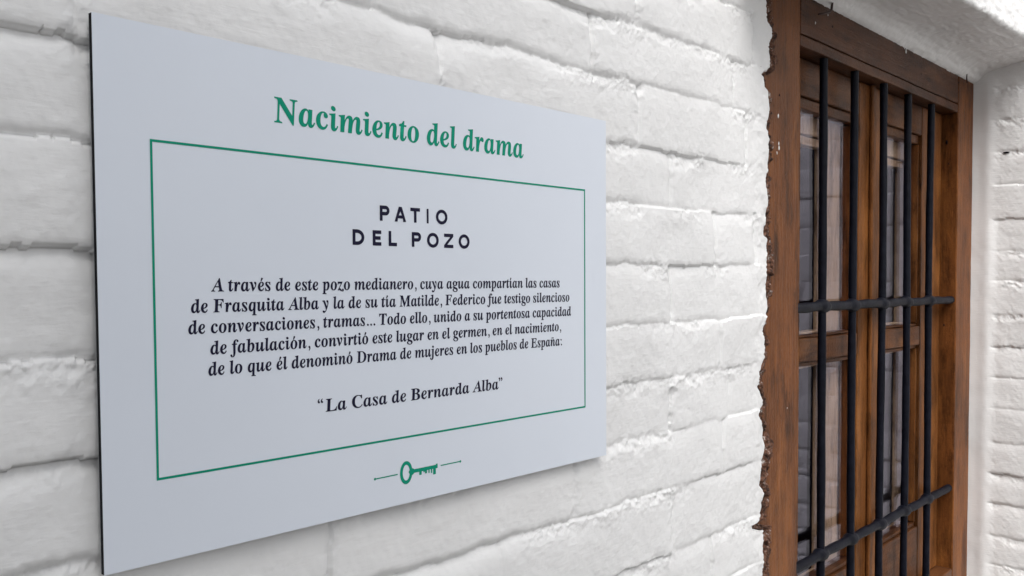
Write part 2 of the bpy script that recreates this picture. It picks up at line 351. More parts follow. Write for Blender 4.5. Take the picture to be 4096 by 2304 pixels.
# glyph outlines (bold italic serif), units: 451 = cap height; per line: character, advance, loops
GLYPHS = """
, 180 28 -87,32 -67,37 -47,42 -25,47 -3,51 19,55 40,58 60,61 78,124 78,129 71,124 52,118 33,112 13,104 -8,96 -29,87 -49,79 -68,71 -87
. 180 89 -9,81 -9,74 -7,67 -3,60 1,55 8,51 15,49 25,48 36,49 48,51 57,55 65,60 71,67 76,74 79,81 81,89 81,98 81,106 79,113 76,119 71,125 65,129 57,131 48,132 36,131 25,129 15,125 8,119 1,113 -3,106 -7,98 -9
: 180 89 278,81 279,74 281,67 284,60 289,55 295,51 303,49 312,48 324,49 336,51 345,55 353,60 359,67 364,74 367,81 369,89 369,98 369,106 367,113 364,119 359,125 353,129 345,131 336,132 324,131 312,129 303,125 295,119 289,113 284,106 281,98 279;89 -9,81 -9,74 -7,67 -3,60 1,55 8,51 15,49 25,48 36,49 48,51 57,55 65,60 71,67 76,74 79,81 81,89 81,98 81,106 79,113 76,119 71,125 65,129 57,131 48,132 36,131 25,129 15,125 8,119 1,113 -3,106 -7,98 -9
A 420 -68 0,-68 17,-53 19,-39 25,-26 34,-13 48,323 461,342 461,326 89,326 79,330 53,342 33,361 21,388 17,388 0,178 0,178 17,194 19,208 24,218 30,225 39,230 49,234 60,236 73,237 87,238 140,97 140,49 81,40 67,33 56,29 47,28 40,30 32,38 25,52 20,71 17,71 0;119 168,240 168,247 328
B 431 -34 0,-34 15,-24 16,-15 17,-7 18,0 20,12 28,22 41,26 49,31 59,35 71,39 85,115 369,117 378,119 387,120 395,120 404,117 417,109 426,103 429,95 431,85 433,73 435,73 451,222 451,254 450,284 448,311 445,334 440,353 434,370 427,389 414,403 397,411 376,414 353,410 326,400 302,382 282,358 265,327 251,289 240,328 223,356 201,373 173,378 140,377 122,373 105,367 88,359 72,348 56,333 43,316 30,295 20,270 11,241 5,208 1,171 0;201 248,227 250,250 256,270 266,286 280,299 297,308 316,313 339,315 364,311 392,299 412,280 424,253 428,242 427,233 423,226 416,222 406,181 249,192 248,196 248;166 22,190 24,211 31,229 42,246 57,259 76,268 98,274 122,276 149,270 183,254 208,226 222,187 227,176 227,134 75,132 66,130 58,129 51,129 44,131 35,138 28,150 24
C 440 202 -11,175 -10,149 -6,126 1,104 10,85 22,69 36,54 53,42 71,32 92,26 114,22 139,20 165,21 189,24 214,29 238,37 262,46 286,56 309,69 331,83 352,99 371,116 389,134 406,154 420,186 439,218 452,252 460,287 463,309 462,333 459,358 454,385 448,390 447,397 446,403 444,407 444,414 445,421 449,426 454,431 463,449 463,420 308,401 310,399 340,395 366,388 388,377 406,364 421,348 431,330 437,309 439,286 437,264 430,242 418,222 401,202 379,184 353,167 322,152 287,139 249,130 212,124 177,122 142,124 115,129 91,138 71,151 53,167 38,185 28,206 22,229 20,255 23,280 30,304 41,326 58,348 79,368 105,387 91,362 59,335 34,305 14,273 0,239 -9
D 484 -34 0,-34 15,-24 16,-15 17,-7 18,0 20,12 28,22 41,26 49,31 59,35 71,39 85,115 369,117 378,119 387,120 394,120 401,118 416,109 426,103 429,95 431,85 433,73 435,73 451,253 451,317 445,370 430,411 404,441 367,458 321,464 263,463 236,459 210,452 184,442 159,430 135,415 112,398 91,378 71,364 59,349 48,335 38,320 30,304 23,287 16,269 11,250 7,229 4,207 2,182 0,155 0;169 21,191 22,212 26,231 33,250 43,267 56,283 70,298 86,312 105,324 125,335 146,344 169,352 194,358 219,362 245,365 271,366 298,363 339,354 372,340 397,320 416,294 427,262 430,251 430,243 428,236 426,231 422,227 417,223 410,220 403,217 394,133 78,132 71,130 62,129 54,128 49,131 36,137 27,143 24,150 22,159 21
E 441 -34 0,-34 15,-24 16,-15 17,-7 18,0 20,12 28,22 41,26 49,31 59,35 71,39 85,115 369,117 378,119 387,120 394,120 401,118 416,109 426,103 429,95 431,85 433,73 435,73 451,432 451,407 324,388 324,388 330,386 355,381 376,372 393,360 407,343 416,323 424,298 428,269 429,253 429,242 427,234 423,229 418,224 409,220 398,181 251,200 251,217 251,232 252,246 254,257 257,268 261,277 266,285 272,293 280,300 288,307 298,313 309,320 322,336 322,289 136,274 136,275 143,275 149,275 163,274 179,270 193,264 205,256 213,245 220,231 224,214 227,194 228,185 228,180 228,175 227,134 73,132 66,130 56,128 48,128 44,130 34,137 28,143 25,150 24,160 23,173 23,196 23,218 25,238 29,256 33,273 39,289 47,304 57,319 69,332 82,346 98,359 116,372 136,389 136,350 0
F 411 -34 0,-34 15,-24 16,-15 17,-7 18,0 20,12 28,22 41,26 49,31 59,35 71,39 85,115 369,117 378,119 387,120 395,120 404,117 417,109 426,102 430,94 432,84 434,73 435,73 451,426 451,400 323,381 323,381 332,380 356,374 376,366 393,353 406,337 416,316 423,291 427,262 428,244 427,234 422,227 412,221 396,181 248,187 247,191 247,201 247,222 248,241 252,258 257,272 265,285 275,296 287,305 302,313 320,330 320,283 135,269 135,269 141,269 147,269 158,269 172,267 183,264 193,261 201,255 208,249 214,241 218,231 221,220 223,207 225,192 226,175 226,136 82,133 71,131 62,130 54,130 47,132 34,140 24,147 21,155 18,165 16,177 15,177 0
L 426 -34 0,-34 15,-24 16,-15 17,-7 18,0 20,12 28,22 41,26 49,31 59,35 71,39 85,115 369,117 378,119 387,120 394,120 401,117 416,109 426,103 430,94 432,84 434,73 435,73 451,283 451,283 435,273 434,264 433,256 431,248 429,242 425,236 421,231 415,227 408,223 400,219 390,215 378,211 365,136 83,133 68,130 56,129 48,128 42,132 33,142 28,151 26,161 25,174 24,188 24,220 25,248 30,275 38,298 50,319 65,339 84,356 107,371 134,393 134,351 0
M 587 188 -11,144 363,69 82,66 71,64 62,63 54,62 47,65 33,74 24,80 21,88 18,98 16,109 15,109 0,-35 0,-35 15,-25 16,-16 17,-8 18,-1 20,11 28,21 41,25 49,29 59,34 71,38 85,113 369,116 378,118 387,119 395,119 403,116 417,108 426,101 430,93 432,83 434,72 435,72 451,224 451,263 132,469 451,622 451,622 435,612 434,603 433,594 431,587 429,575 421,566 409,562 401,558 391,553 379,549 365,473 82,471 73,469 64,468 56,468 47,471 34,480 24,495 18,516 15,516 0,305 0,305 15,315 16,325 17,333 19,340 21,352 29,361 40,364 48,368 57,373 70,377 85,453 374,207 -11
N 468 310 -11,140 351,68 82,65 71,63 61,62 53,62 47,65 34,74 24,89 18,109 15,109 0,-35 0,-35 15,-25 16,-16 17,-8 18,-1 20,11 28,21 41,26 49,30 59,34 71,38 85,109 355,112 368,115 380,116 389,116 396,115 405,113 412,109 419,104 424,97 428,88 431,77 433,64 435,64 451,197 451,339 138,402 369,405 379,407 389,408 396,408 402,405 416,397 426,390 430,382 432,372 434,361 435,361 451,505 451,505 435,495 434,486 433,478 432,471 429,459 422,449 410,445 401,441 391,437 379,433 365,330 -11
T 403 44 0,44 17,57 18,68 20,78 23,86 27,93 33,98 40,103 49,107 60,205 427,194 427,175 426,156 421,138 413,120 402,103 388,88 371,75 352,64 330,47 330,72 451,437 451,418 322,399 322,391 368,374 400,347 420,311 426,306 426,208 63,205 54,205 46,208 33,216 25,222 22,230 20,240 18,253 17,253 0
a 336 53 -9,38 -7,24 -3,12 4,1 14,-8 26,-14 40,-18 56,-19 73,-18 91,-15 109,-11 128,-5 147,2 166,11 184,21 202,32 220,44 236,57 251,70 264,84 276,105 291,126 301,146 308,165 310,184 307,198 299,208 285,214 265,225 303,297 303,241 108,238 98,236 89,234 81,232 74,229 63,228 56,231 44,238 40,248 43,259 52,271 67,285 87,300 78,274 40,248 13,223 -3,197 -9,179 -6,166 2,158 15,155 34,156 42,157 52,159 63,162 75,149 55,137 38,124 24,111 12,98 3,84 -4,69 -7;93 41,100 42,108 45,116 49,124 56,131 64,139 73,146 83,152 95,159 107,165 120,171 133,176 147,181 161,186 175,189 188,192 202,195 215,197 227,198 238,198 248,196 262,192 272,183 279,172 281,164 280,157 276,149 271,141 264,133 254,125 244,117 232,109 219,102 205,95 190,89 175,83 159,79 147,75 136,72 125,70 115,68 106,66 97,65 89,65 81,67 63,72 51,81 43
b 322 77 -9,66 -9,55 -8,44 -6,34 -3,25 0,16 4,8 8,1 12,-8 21,-11 31,-10 40,-7 52,83 375,86 388,89 398,90 406,91 412,89 422,84 429,74 432,59 433,48 433,48 451,64 453,80 454,97 456,115 458,132 461,151 464,169 467,189 470,129 255,150 279,171 296,194 306,218 310,234 308,247 304,260 297,271 286,279 274,286 258,290 241,291 221,290 203,287 185,283 166,276 148,268 129,259 111,249 94,237 77,224 62,210 47,195 34,179 23,155 9,130 -1,104 -7;91 15,100 16,109 18,118 23,127 29,135 36,144 45,152 54,159 65,166 77,173 89,179 102,185 116,191 129,196 143,200 157,203 171,206 185,208 198,209 211,210 223,209 232,207 240,205 247,201 253,191 261,179 263,166 261,154 256,144 246,134 232,129 224,124 215,120 205,115 193,111 181,106 168,101 154,97 138,77 69,74 58,72 48,70 40,70 33,75 19
c 276 93 -9,70 -8,50 -2,32 6,17 19,6 34,-3 53,-8 74,-9 97,-8 122,-3 146,5 171,16 195,30 218,47 240,66 259,88 277,111 291,133 301,156 308,179 310,196 308,211 305,224 299,235 291,245 282,251 272,255 261,257 249,256 239,254 230,250 222,245 216,238 210,231 207,223 204,214 203,198 206,186 213,179 224,176 238,177 248,182 258,187 267,189 275,185 285,173 289,164 288,156 284,148 278,139 270,131 260,123 249,115 237,107 223,100 208,94 192,89 177,84 161,80 144,77 129,75 113,75 99,75 84,78 71,82 60,88 51,95 44,103 38,113 35,123 34,143 38,164 50,184 69,204 96,222 83,203 55,183 32,162 14,140 1,117 -7
d 334 55 -9,39 -8,26 -4,14 4,3 14,-5 27,-11 43,-14 61,-15 82,-15 98,-13 114,-9 131,-4 148,3 165,10 182,19 198,29 215,40 230,52 245,64 259,78 272,99 288,121 300,142 307,164 310,177 309,190 306,202 301,213 294,238 381,241 390,242 399,243 406,243 412,241 422,234 428,222 431,205 433,205 451,221 452,237 454,254 456,271 459,288 461,306 464,324 467,343 470,237 83,234 70,232 60,230 53,230 48,232 43,238 41,246 44,255 52,261 59,267 67,274 77,281 89,297 78,283 58,270 40,257 25,246 13,235 3,223 -4,211 -8,198 -9,180 -7,167 2,160 16,157 35,158 45,159 55,161 65,164 76,151 56,138 38,126 24,113 12,100 2,86 -4,71 -8;96 42,104 43,111 46,119 51,127 58,135 66,142 76,149 87,156 99,162 112,168 126,174 139,180 153,185 168,189 181,193 195,196 208,198 220,200 231,201 241,201 249,200 264,195 275,188 281,177 283,171 283,164 280,157 275,149 269,142 261,134 252,127 242,120 231,113 220,106 207,100 194,93 181,88 167,82 153,78 140,74 126,71 113,68 101,67 89,66 79,69 63,75 51,84 44
e 270 87 -9,66 -8,47 -2,31 6,16 19,4 34,-4 53,-9 74,-11 98,-10 116,-7 135,-1 153,6 172,15 190,25 207,36 224,49 240,63 255,78 268,93 280,109 290,126 299,143 305,159 308,176 310,192 309,207 305,219 300,230 293,238 284,244 273,248 261,249 248,246 228,238 209,225 191,207 174,183 158,153 144,119 133,79 124,77 115,76 106,75 97,75 88,75 77,78 66,82 57,87 50,94 44,102 39,111 36,122 36,141 39,159 51,177 69,195 95,214 83,197 55,179 32,158 14,136 1,113 -7;84 146,99 151,114 156,128 163,140 171,152 180,163 190,172 201,179 212,185 224,190 236,193 248,193 260,192 272,187 280,180 286,171 287,160 285,149 278,137 267,126 252,114 232,103 207,93 179
f 194 -66 -139,-78 -138,-90 -135,-100 -130,-108 -124,-116 -115,-121 -106,-124 -96,-125 -85,-123 -70,-116 -58,-105 -50,-91 -48,-78 -50,-69 -56,-62 -66,-60 -79,-61 -89,-65 -97,-69 -103,-71 -107,-68 -114,-59 -117,-46 -113,-34 -102,-29 -95,-24 -86,-19 -76,-15 -65,-10 -51,-5 -35,0 -17,4 3,9 25,15 49,20 76,26 104,60 275,13 275,19 303,66 303,78 342,92 376,107 405,126 428,145 447,166 460,188 468,212 470,227 469,241 467,253 462,264 456,272 448,277 439,281 429,282 418,280 402,273 391,262 384,247 381,235 384,224 391,217 401,214 413,216 422,220 430,224 437,225 442,222 447,214 449,204 447,195 441,186 430,178 415,170 395,161 369,153 339,144 303,201 303,197 275,140 275,105 113,96 72,86 35,76 1,65 -29,53 -55,40 -77,26 -96,11 -112,-5 -124,-24 -132,-44 -137
g 298 77 -139,48 -138,23 -134,1 -127,-18 -119,-32 -108,-43 -95,-49 -82,-51 -66,-50 -55,-46 -44,-40 -34,-31 -25,-19 -17,-4 -9,13 -2,33 5,17 16,6 28,0 39,-3 51,-2 60,1 68,5 76,12 83,20 91,30 98,43 106,57 114,45 122,36 130,27 138,20 147,15 156,12 166,9 177,9 189,10 205,14 220,19 234,28 248,38 262,50 273,64 284,79 293,96 300,113 305,131 309,149 310,175 308,200 301,223 291,244 277,302 277,299 248,261 248,262 243,263 237,264 231,264 225,263 208,259 192,253 178,244 164,233 151,221 139,207 129,191 120,174 113,157 108,138 105,118 104,109 104,101 105,92 105,83 106,70 95,66 84,68 78,73 72,81 67,93 63,103 61,112 58,123 54,135 50,147 46,159 42,170 37,182 32,192 27,201 21,209 15,216 9,223 -1,229 -12,232 -24,233 -36,232 -51,228 -65,222 -78,213 -90,202 -101,189 -110,174 -119,158 -126,140 -132,120 -136,99 -138;116 125,125 126,133 129,141 135,149 142,157 152,164 162,170 174,175 188,179 202,182 216,184 231,185 246,183 264,177 277,168 285,156 287,147 286,138 283,130 277,122 269,114 259,107 247,101 235,96 222,91 207,88 193,87 179,86 164,88 147,94 135,103 127;85 -117,101 -116,117 -113,130 -108,141 -102,150 -94,157 -85,161 -76,162 -66,160 -56,156 -47,149 -39,138 -32,125 -26,107 -19,86 -12,60 -4,37 -17,21 -31,11 -46,7 -62,9 -73,13 -83,20 -93,30 -101,41 -108,54 -113,69 -116
h 357 210 -9,190 -6,176 3,168 19,165 41,166 49,167 59,170 71,173 84,177 99,182 115,188 133,194 153,217 222,221 237,223 246,220 257,210 261,192 256,172 242,152 218,131 185,117 158,104 130,92 100,81 68,72 35,63 0,-19 0,82 374,86 388,88 399,90 407,90 411,88 422,83 428,73 431,58 433,48 433,48 451,62 452,77 453,93 455,110 457,128 460,146 463,166 466,187 470,115 197,133 224,151 247,168 266,184 282,201 294,217 303,235 308,253 310,275 306,290 297,300 281,303 259,302 243,298 223,291 199,282 170,250 75,247 65,246 61,246 57,248 47,257 43,265 46,276 57,290 74,306 98,320 89,293 46,265 15,237 -3
i 194 132 371,123 372,114 375,107 379,100 384,94 391,90 398,88 407,87 416,88 425,90 433,94 441,100 447,107 453,114 457,123 459,132 460,140 459,149 457,156 453,163 447,169 441,173 433,175 425,176 416,175 407,173 398,169 391,163 384,156 379,149 375,140 372;49 -8,38 -7,29 -5,20 -1,13 5,8 12,4 21,1 30,1 41,2 51,4 64,7 77,10 87,44 211,48 225,51 237,52 246,53 254,51 262,46 268,38 271,26 273,19 273,19 289,37 292,55 294,72 296,89 299,105 302,120 304,135 307,150 310,89 85,87 76,85 68,84 61,84 55,87 46,95 42,104 45,115 54,127 69,142 90,155 81,129 42,103 14,76 -3
j 178 136 371,127 372,118 375,111 379,104 384,98 391,94 398,91 407,91 416,91 425,94 433,98 441,104 447,111 453,118 457,127 459,136 460,144 459,153 457,160 453,167 447,173 441,177 433,179 425,180 416,179 407,177 398,173 391,167 384,160 379,153 375,144 372;-66 -140,-80 -139,-93 -137,-105 -132,-115 -125,-123 -117,-129 -108,-132 -98,-134 -87,-131 -71,-124 -59,-113 -52,-99 -49,-86 -51,-76 -58,-69 -68,-66 -80,-68 -90,-72 -98,-76 -104,-78 -110,-75 -116,-64 -118,-56 -116,-49 -113,-43 -107,-38 -99,-33 -89,-28 -76,-22 -60,-17 -42,54 237,56 241,56 245,57 250,57 254,55 262,50 268,41 271,29 273,23 273,22 289,41 292,59 294,76 296,92 299,108 302,124 304,139 307,153 310,82 32,70 -9,56 -44,41 -74,25 -98,7 -117,-15 -130,-39 -138
l 173 40 -9,29 -9,19 -6,10 -2,3 3,-3 10,-7 19,-9 29,-10 40,-9 50,-8 61,-5 73,-2 85,77 371,81 387,84 399,86 408,87 414,85 423,80 428,71 432,58 433,52 433,52 450,88 455,122 460,153 465,183 470,79 86,77 78,75 69,73 60,73 54,75 44,83 41,93 44,104 53,116 68,131 89,144 79,131 58,118 39,105 24,93 12,81 3,68 -4,54 -8
m 524 380 -8,360 -5,346 4,338 20,335 42,336 50,337 60,339 71,343 85,347 100,352 116,358 134,364 154,387 222,391 237,393 247,390 258,380 261,366 258,351 249,335 234,318 214,307 196,296 176,284 152,273 125,261 95,250 62,230 0,152 0,220 222,224 238,226 247,222 258,213 261,204 260,196 257,186 251,177 244,167 234,157 222,147 207,136 190,126 172,116 152,107 130,97 107,89 83,80 57,73 29,66 0,-14 0,42 211,45 220,47 227,48 234,50 240,51 249,52 254,50 262,45 268,36 271,24 273,18 273,17 289,47 293,80 298,114 304,151 310,116 193,135 221,153 245,170 265,187 281,203 294,220 303,238 308,256 310,278 306,294 297,303 282,306 260,306 252,304 242,302 231,299 217,315 239,330 258,346 274,361 287,376 297,391 304,406 308,422 310,444 306,460 297,470 282,473 260,471 244,468 224,461 199,452 171,420 76,417 66,416 62,416 58,418 47,426 44,436 47,446 56,451 62,457 70,471 91,486 81,472 60,459 42,446 27,433 14,421 4,407 -3,394 -7
n 357 213 -9,193 -6,179 3,171 19,168 41,168 49,170 59,172 71,175 84,179 99,184 115,190 133,197 153,220 222,224 237,226 246,222 257,213 261,195 256,176 243,157 221,136 190,126 172,116 152,107 130,97 107,89 83,80 57,73 29,66 0,-14 0,42 211,45 220,47 227,48 234,50 240,51 249,52 254,50 262,45 268,36 271,24 273,18 273,17 289,47 293,80 298,114 304,151 310,116 193,135 221,153 245,170 265,187 281,203 294,220 303,238 308,256 310,278 306,294 297,303 281,306 259,306 253,305 246,303 237,301 226,298 214,295 201,290 186,285 170,269 122,258 87,251 66,248 57,251 47,260 43,269 46,279 55,284 62,290 70,297 79,304 90,319 80,305 59,291 41,278 26,266 13,253 3,240 -4,227 -8
o 316 96 -9,74 -8,54 -2,36 7,20 20,7 36,-3 54,-8 75,-10 98,-9 117,-6 135,-1 154,6 172,14 191,24 208,35 225,48 241,62 256,76 269,91 281,107 291,124 299,141 305,158 308,175 310,200 308,221 302,240 294,256 281,269 265,278 247,283 226,285 203,284 185,281 167,276 148,270 130,261 112,252 94,241 77,228 61,215 46,200 33,185 21,168 10,151 2,133 -5,115 -8;103 13,111 14,119 18,126 23,134 30,141 39,148 50,155 61,162 74,168 88,174 102,179 116,184 132,189 147,193 162,197 177,200 191,202 205,204 218,205 230,206 240,203 261,197 276,187 285,172 288,164 287,157 284,149 279,141 272,134 263,127 253,120 242,113 229,107 216,101 202,95 187,90 172,86 157,82 141,78 126,75 111,72 97,71 83,70 70,69 58,71 39,78 25,88 16
p 330 -79 -139,-79 -121,-63 -119,-51 -114,-43 -106,-37 -95,-33 -83,-30 -71,48 228,51 241,52 253,50 263,44 269,33 272,16 273,16 290,34 293,52 295,69 298,85 300,101 303,116 305,130 307,144 310,124 242,150 271,176 293,202 305,228 310,243 308,257 304,268 297,279 288,287 276,293 261,296 244,298 224,297 204,294 184,289 163,282 143,273 122,263 103,252 85,239 67,225 50,211 36,196 23,180 11,164 2,147 -4,131 -8,114 -9,101 -8,90 -6,79 -1,69 6,48 -69,45 -82,44 -97,47 -109,54 -116,59 -118,66 -119,75 -121,86 -122,86 -139;102 15,110 16,119 19,127 24,135 31,143 39,151 49,158 59,165 71,172 84,178 97,184 111,190 125,195 139,200 153,204 166,207 179,210 192,212 203,213 214,214 224,212 240,206 252,198 259,187 262,163 254,141 232,121 195,103 142,86 78,82 65,80 53,78 44,78 38,79 28,84 20,92 16
q 321 75 -139,75 -121,89 -120,99 -118,107 -113,113 -105,116 -99,119 -92,122 -84,124 -75,161 62,149 45,137 30,125 18,114 8,102 0,89 -5,75 -8,60 -9,45 -8,31 -4,19 4,9 14,1 27,-5 43,-8 61,-9 82,-9 98,-6 114,-3 131,2 148,9 165,16 182,25 198,35 215,46 230,58 245,70 259,83 272,104 288,124 300,145 307,167 310,181 308,195 304,208 297,220 287,224 304,302 304,205 -62,202 -73,200 -82,199 -89,199 -94,201 -107,208 -115,214 -118,221 -120,229 -121,240 -122,240 -139;102 42,109 43,117 45,124 50,132 57,139 65,147 74,154 85,161 96,167 109,173 122,179 135,185 149,190 163,194 177,198 191,201 204,204 218,206 230,207 241,208 252,206 266,201 276,194 281,183 283,170 280,156 270,149 263,143 255,136 246,129 236,122 226,116 215,110 204,104 192,99 180,94 169,90 158,87 147,81 126,77 108,74 92,73 79,75 62,80 51,89 44
r 260 -14 0,42 211,45 220,47 227,48 234,50 240,51 249,52 254,50 262,45 268,36 271,24 273,18 273,17 289,47 293,80 298,114 304,151 310,114 189,122 204,130 218,137 231,144 243,151 254,158 264,165 272,171 280,178 287,184 293,190 298,197 302,210 308,222 310,238 307,250 298,257 284,259 265,259 254,257 245,253 237,249 230,243 225,236 221,229 218,220 218,211 219,202 223,193 229,186 238,183 240,180 241,169 237,157 225,143 204,127 175,119 157,110 139,103 119,95 97,87 75,80 51,73 26,66 0
s 252 91 -9,78 -9,63 -6,46 -1,28 5,22 7,15 7,3 4,-7 -7,-24 -4,-7 109,13 105,19 65,33 37,54 20,81 14,98 16,110 24,117 36,120 52,118 64,114 77,110 84,106 91,101 98,95 106,69 138,59 151,51 163,44 174,39 185,34 196,31 207,29 217,28 228,30 245,35 260,42 274,53 286,67 296,82 303,98 308,116 309,129 308,145 306,161 303,179 298,186 296,189 295,192 295,204 298,212 307,230 307,215 205,197 207,188 242,174 268,156 283,134 288,119 286,107 278,99 268,97 255,98 244,104 231,112 217,124 202,129 195,135 189,140 182,146 176,151 169,156 162,161 156,165 149,171 141,175 132,180 124,183 116,186 108,188 99,190 91,190 82,189 69,187 58,183 46,177 36,170 26,162 17,153 9,142 3,130 -3,118 -6,105 -9
t 184 30 -9,10 -6,-4 3,-13 18,-15 39,-15 45,-14 52,-13 61,-11 70,45 273,13 273,13 297,36 307,58 319,79 334,98 353,117 374,134 398,162 398,134 300,187 300,179 273,126 273,77 103,73 89,70 77,68 66,67 56,70 45,77 41,86 44,98 54,112 71,128 95,144 85,130 63,116 44,102 28,88 14,74 4,60 -3,45 -8
u 358 46 -9,24 -6,8 3,-2 19,-5 41,-4 47,-3 55,-2 64,0 75,3 87,6 100,10 114,15 130,38 211,41 225,44 237,46 247,46 254,45 262,39 268,31 271,19 273,13 273,12 289,26 291,41 293,57 295,73 298,90 300,108 303,127 306,146 310,81 79,77 65,76 53,79 43,89 40,106 44,125 58,145 81,167 113,181 139,194 167,206 197,217 230,227 264,236 301,316 301,296 228,279 168,267 121,258 87,252 65,251 57,251 52,254 48,257 45,261 44,270 47,280 56,286 62,292 70,299 79,306 91,321 81,307 60,293 42,280 26,268 13,255 3,242 -4,229 -8,215 -9,205 -9,196 -6,188 -2,182 4,176 11,172 19,170 29,169 40,170 47,172 60,176 78,181 103,164 76,147 53,130 34,114 18,98 6,81 -3,64 -8
v 284 48 -9,48 26,48 63,47 98,46 128,45 155,44 179,42 199,40 216,38 229,33 249,25 264,16 272,5 274,-1 273,-2 291,97 310,102 306,106 295,111 277,115 251,118 221,121 189,122 154,123 118,123 89,133 100,143 111,152 122,160 132,167 142,174 151,180 160,185 169,193 184,199 196,203 206,204 213,203 219,200 226,196 233,189 240,183 248,178 256,176 263,175 271,175 279,177 286,181 293,186 299,192 304,198 307,206 309,214 310,223 309,230 307,237 303,243 298,248 291,251 283,253 275,254 265,251 245,244 222,232 196,215 167,201 147,185 125,166 102,146 78,123 53,97 27,62 -9
y 281 -30 -140,-41 -140,-51 -137,-59 -134,-66 -129,-72 -122,-77 -115,-79 -108,-80 -99,-77 -84,-69 -72,-56 -64,-41 -61,-34 -62,-26 -64,-18 -68,-8 -73,1 -78,9 -82,15 -85,20 -85,28 -83,38 -77,48 -68,58 -56,63 -50,68 -43,72 -37,76 -30,81 -17,83 -6,82 0,82 8,81 18,79 30,77 43,75 58,73 73,70 90,67 107,64 123,61 140,58 156,54 172,51 187,48 201,44 213,41 224,38 234,35 243,33 251,28 262,24 269,14 275,-1 277,-9 276,-9 294,-1 295,7 296,15 297,22 298,36 301,48 304,58 306,68 308,77 309,85 310,92 306,99 296,106 278,112 254,115 239,119 222,123 202,127 181,132 158,137 132,142 105,148 75,173 122,191 160,201 190,205 211,204 218,200 225,195 232,187 238,178 244,173 252,169 260,168 269,169 277,171 285,174 292,179 298,185 303,193 307,201 309,210 310,219 309,227 307,234 303,240 298,244 291,248 284,250 275,251 265,250 256,248 245,245 233,241 219,235 204,229 187,222 170,214 152,205 133,195 113,185 94,174 74,163 54,151 34,139 15,126 -5,113 -23,100 -41,87 -58,74 -74,60 -88,47 -101,33 -112,20 -122,7 -130,-5 -136,-18 -139
z 260 154 -52,141 -51,129 -49,117 -46,105 -41,94 -35,81 -29,69 -21,56 -13,44 -5,33 1,24 4,17 5,6 3,-7 -5,-17 -13,-24 -16,-33 -14,-36 -6,-35 -3,-34 0,159 238,77 238,60 237,48 235,40 232,34 225,31 220,28 214,24 207,20 198,3 198,32 301,244 301,54 73,68 67,81 59,92 49,101 38,110 27,117 15,123 3,129 -9,134 -19,141 -26,147 -31,155 -32,160 -32,165 -30,168 -27,169 -24,168 -21,168 -18,166 -16,165 -14,160 -5,157 2,156 7,156 11,158 25,165 35,176 42,191 44,206 42,217 35,224 24,226 8,225 -3,221 -14,215 -24,207 -33,196 -41,184 -47,170 -51
“ 403 64 0,64 480,339 480,339 0;98 34,306 34,306 445,98 445
” 403 64 0,64 480,339 480,339 0;98 34,306 34,306 445,98 445
"""

# ------------------------------------------------------------------ ground
fl = link('patio_floor', to_me(box_bm(-30, 30, -40, 30, -.2, 0)), M_FLOOR); fl['kind'] = 'structure'

# ------------------------------------------------------------------ the brick wall that carries the sign
UW = .6627
JU = [-1.31, -1.195, -1.08, -.965, -.85, -.72, -.605, -.49, -.38, -.262, -.150, -.036, .083, .193, .305, .422, .555, .667, .78, .90, 1.02, 1.14, 1.26]
joints = [-j * UW for j in JU]
HU = {4: [.15, .66, 1.17, 1.68], 5: [.42, .93, 1.438, 1.85], 6: [.29, .80, 1.305, 1.813], 7: [.40, .925, 1.448, 1.82],
      8: [.05, .54, 1.05, 1.563], 9: [.2, .72, 1.23, 1.737, 1.91], 10: [.05, .54, 1.05, 1.563], 11: [.2, .72, 1.24, 1.756],
      12: [.05, .54, 1.05, 1.564, 1.80], 13: [.2, .72, 1.246, 1.775], 14: [.05, .54, 1.05, 1.564], 15: [.2, .7, 1.2, 1.724]}
heads = []
for i in range(len(JU) - 1):
    h = HU.get(i - 1 + 1 - 1 + 0, None)
    heads.append(h)
# course i lies between JU[i] and JU[i+1]; the traced courses start at JU[5] = -.72
TR = [[.15, .66, 1.17, 1.68], [.42, .93, 1.438, 1.90], [.29, .80, 1.305, 1.813], [.40, .925, 1.448, 1.87], [.05, .54, 1.05, 1.563],
      [.2, .72, 1.23, 1.737, 1.917], [.05, .54, 1.05, 1.563], [.2, .72, 1.24, 1.756], [.05, .54, 1.05, 1.564, 1.80], [.2, .72, 1.246, 1.775],
      [.05, .54, 1.05, 1.564], [.2, .7, 1.2, 1.724]]
heads = []
for i in range(len(JU) - 1):
    k = i - 5
    h = TR[k] if 0 <= k < len(TR) else ([.22, .73, 1.24, 1.75] if i % 2 else [.0, .51, 1.02, 1.53])
    h = [-1.0 + (h[0] % .3), -.5 + (h[0] % .3)] + h
    heads.append([a * UW for a in h])

EDGE = [(-.9, 1.309), (-.6, 1.312), (-0.4345, 1.3087), (-0.4061, 1.311), (-0.3868, 1.3292), (-0.3664, 1.3194), (-0.3341, 1.3278), (-0.3177, 1.2937), (-0.3147, 1.3035), (-0.2995, 1.3037), (-0.2938, 1.3169), (-0.2651, 1.3206), (-0.2396, 1.3142), (-0.2095, 1.3212), (-0.1718, 1.315), (-0.1468, 1.312), (-0.1192, 1.3156), (-0.0942, 1.3126), (-0.0707, 1.3062), (-0.0665, 1.3196), (-0.0228, 1.3167), (0.0112, 1.3118), (0.0364, 1.3174), (0.0733, 1.3012), (0.1049, 1.3082), (0.1201, 1.3017), (0.1412, 1.2921), (0.1656, 1.2871), (0.1924, 1.3058), (0.2058, 1.285), (0.2297, 1.3029), (0.259, 1.3099), (0.2922, 1.3003), (0.3193, 1.2927), (0.335, 1.3107), (0.3554, 1.301), (0.3763, 1.2946), (0.3773, 1.259), (0.3841, 1.2687), (0.3949, 1.3114), (0.4171, 1.3083), (0.4671, 1.3055), (.7, 1.309), (.9, 1.307)]
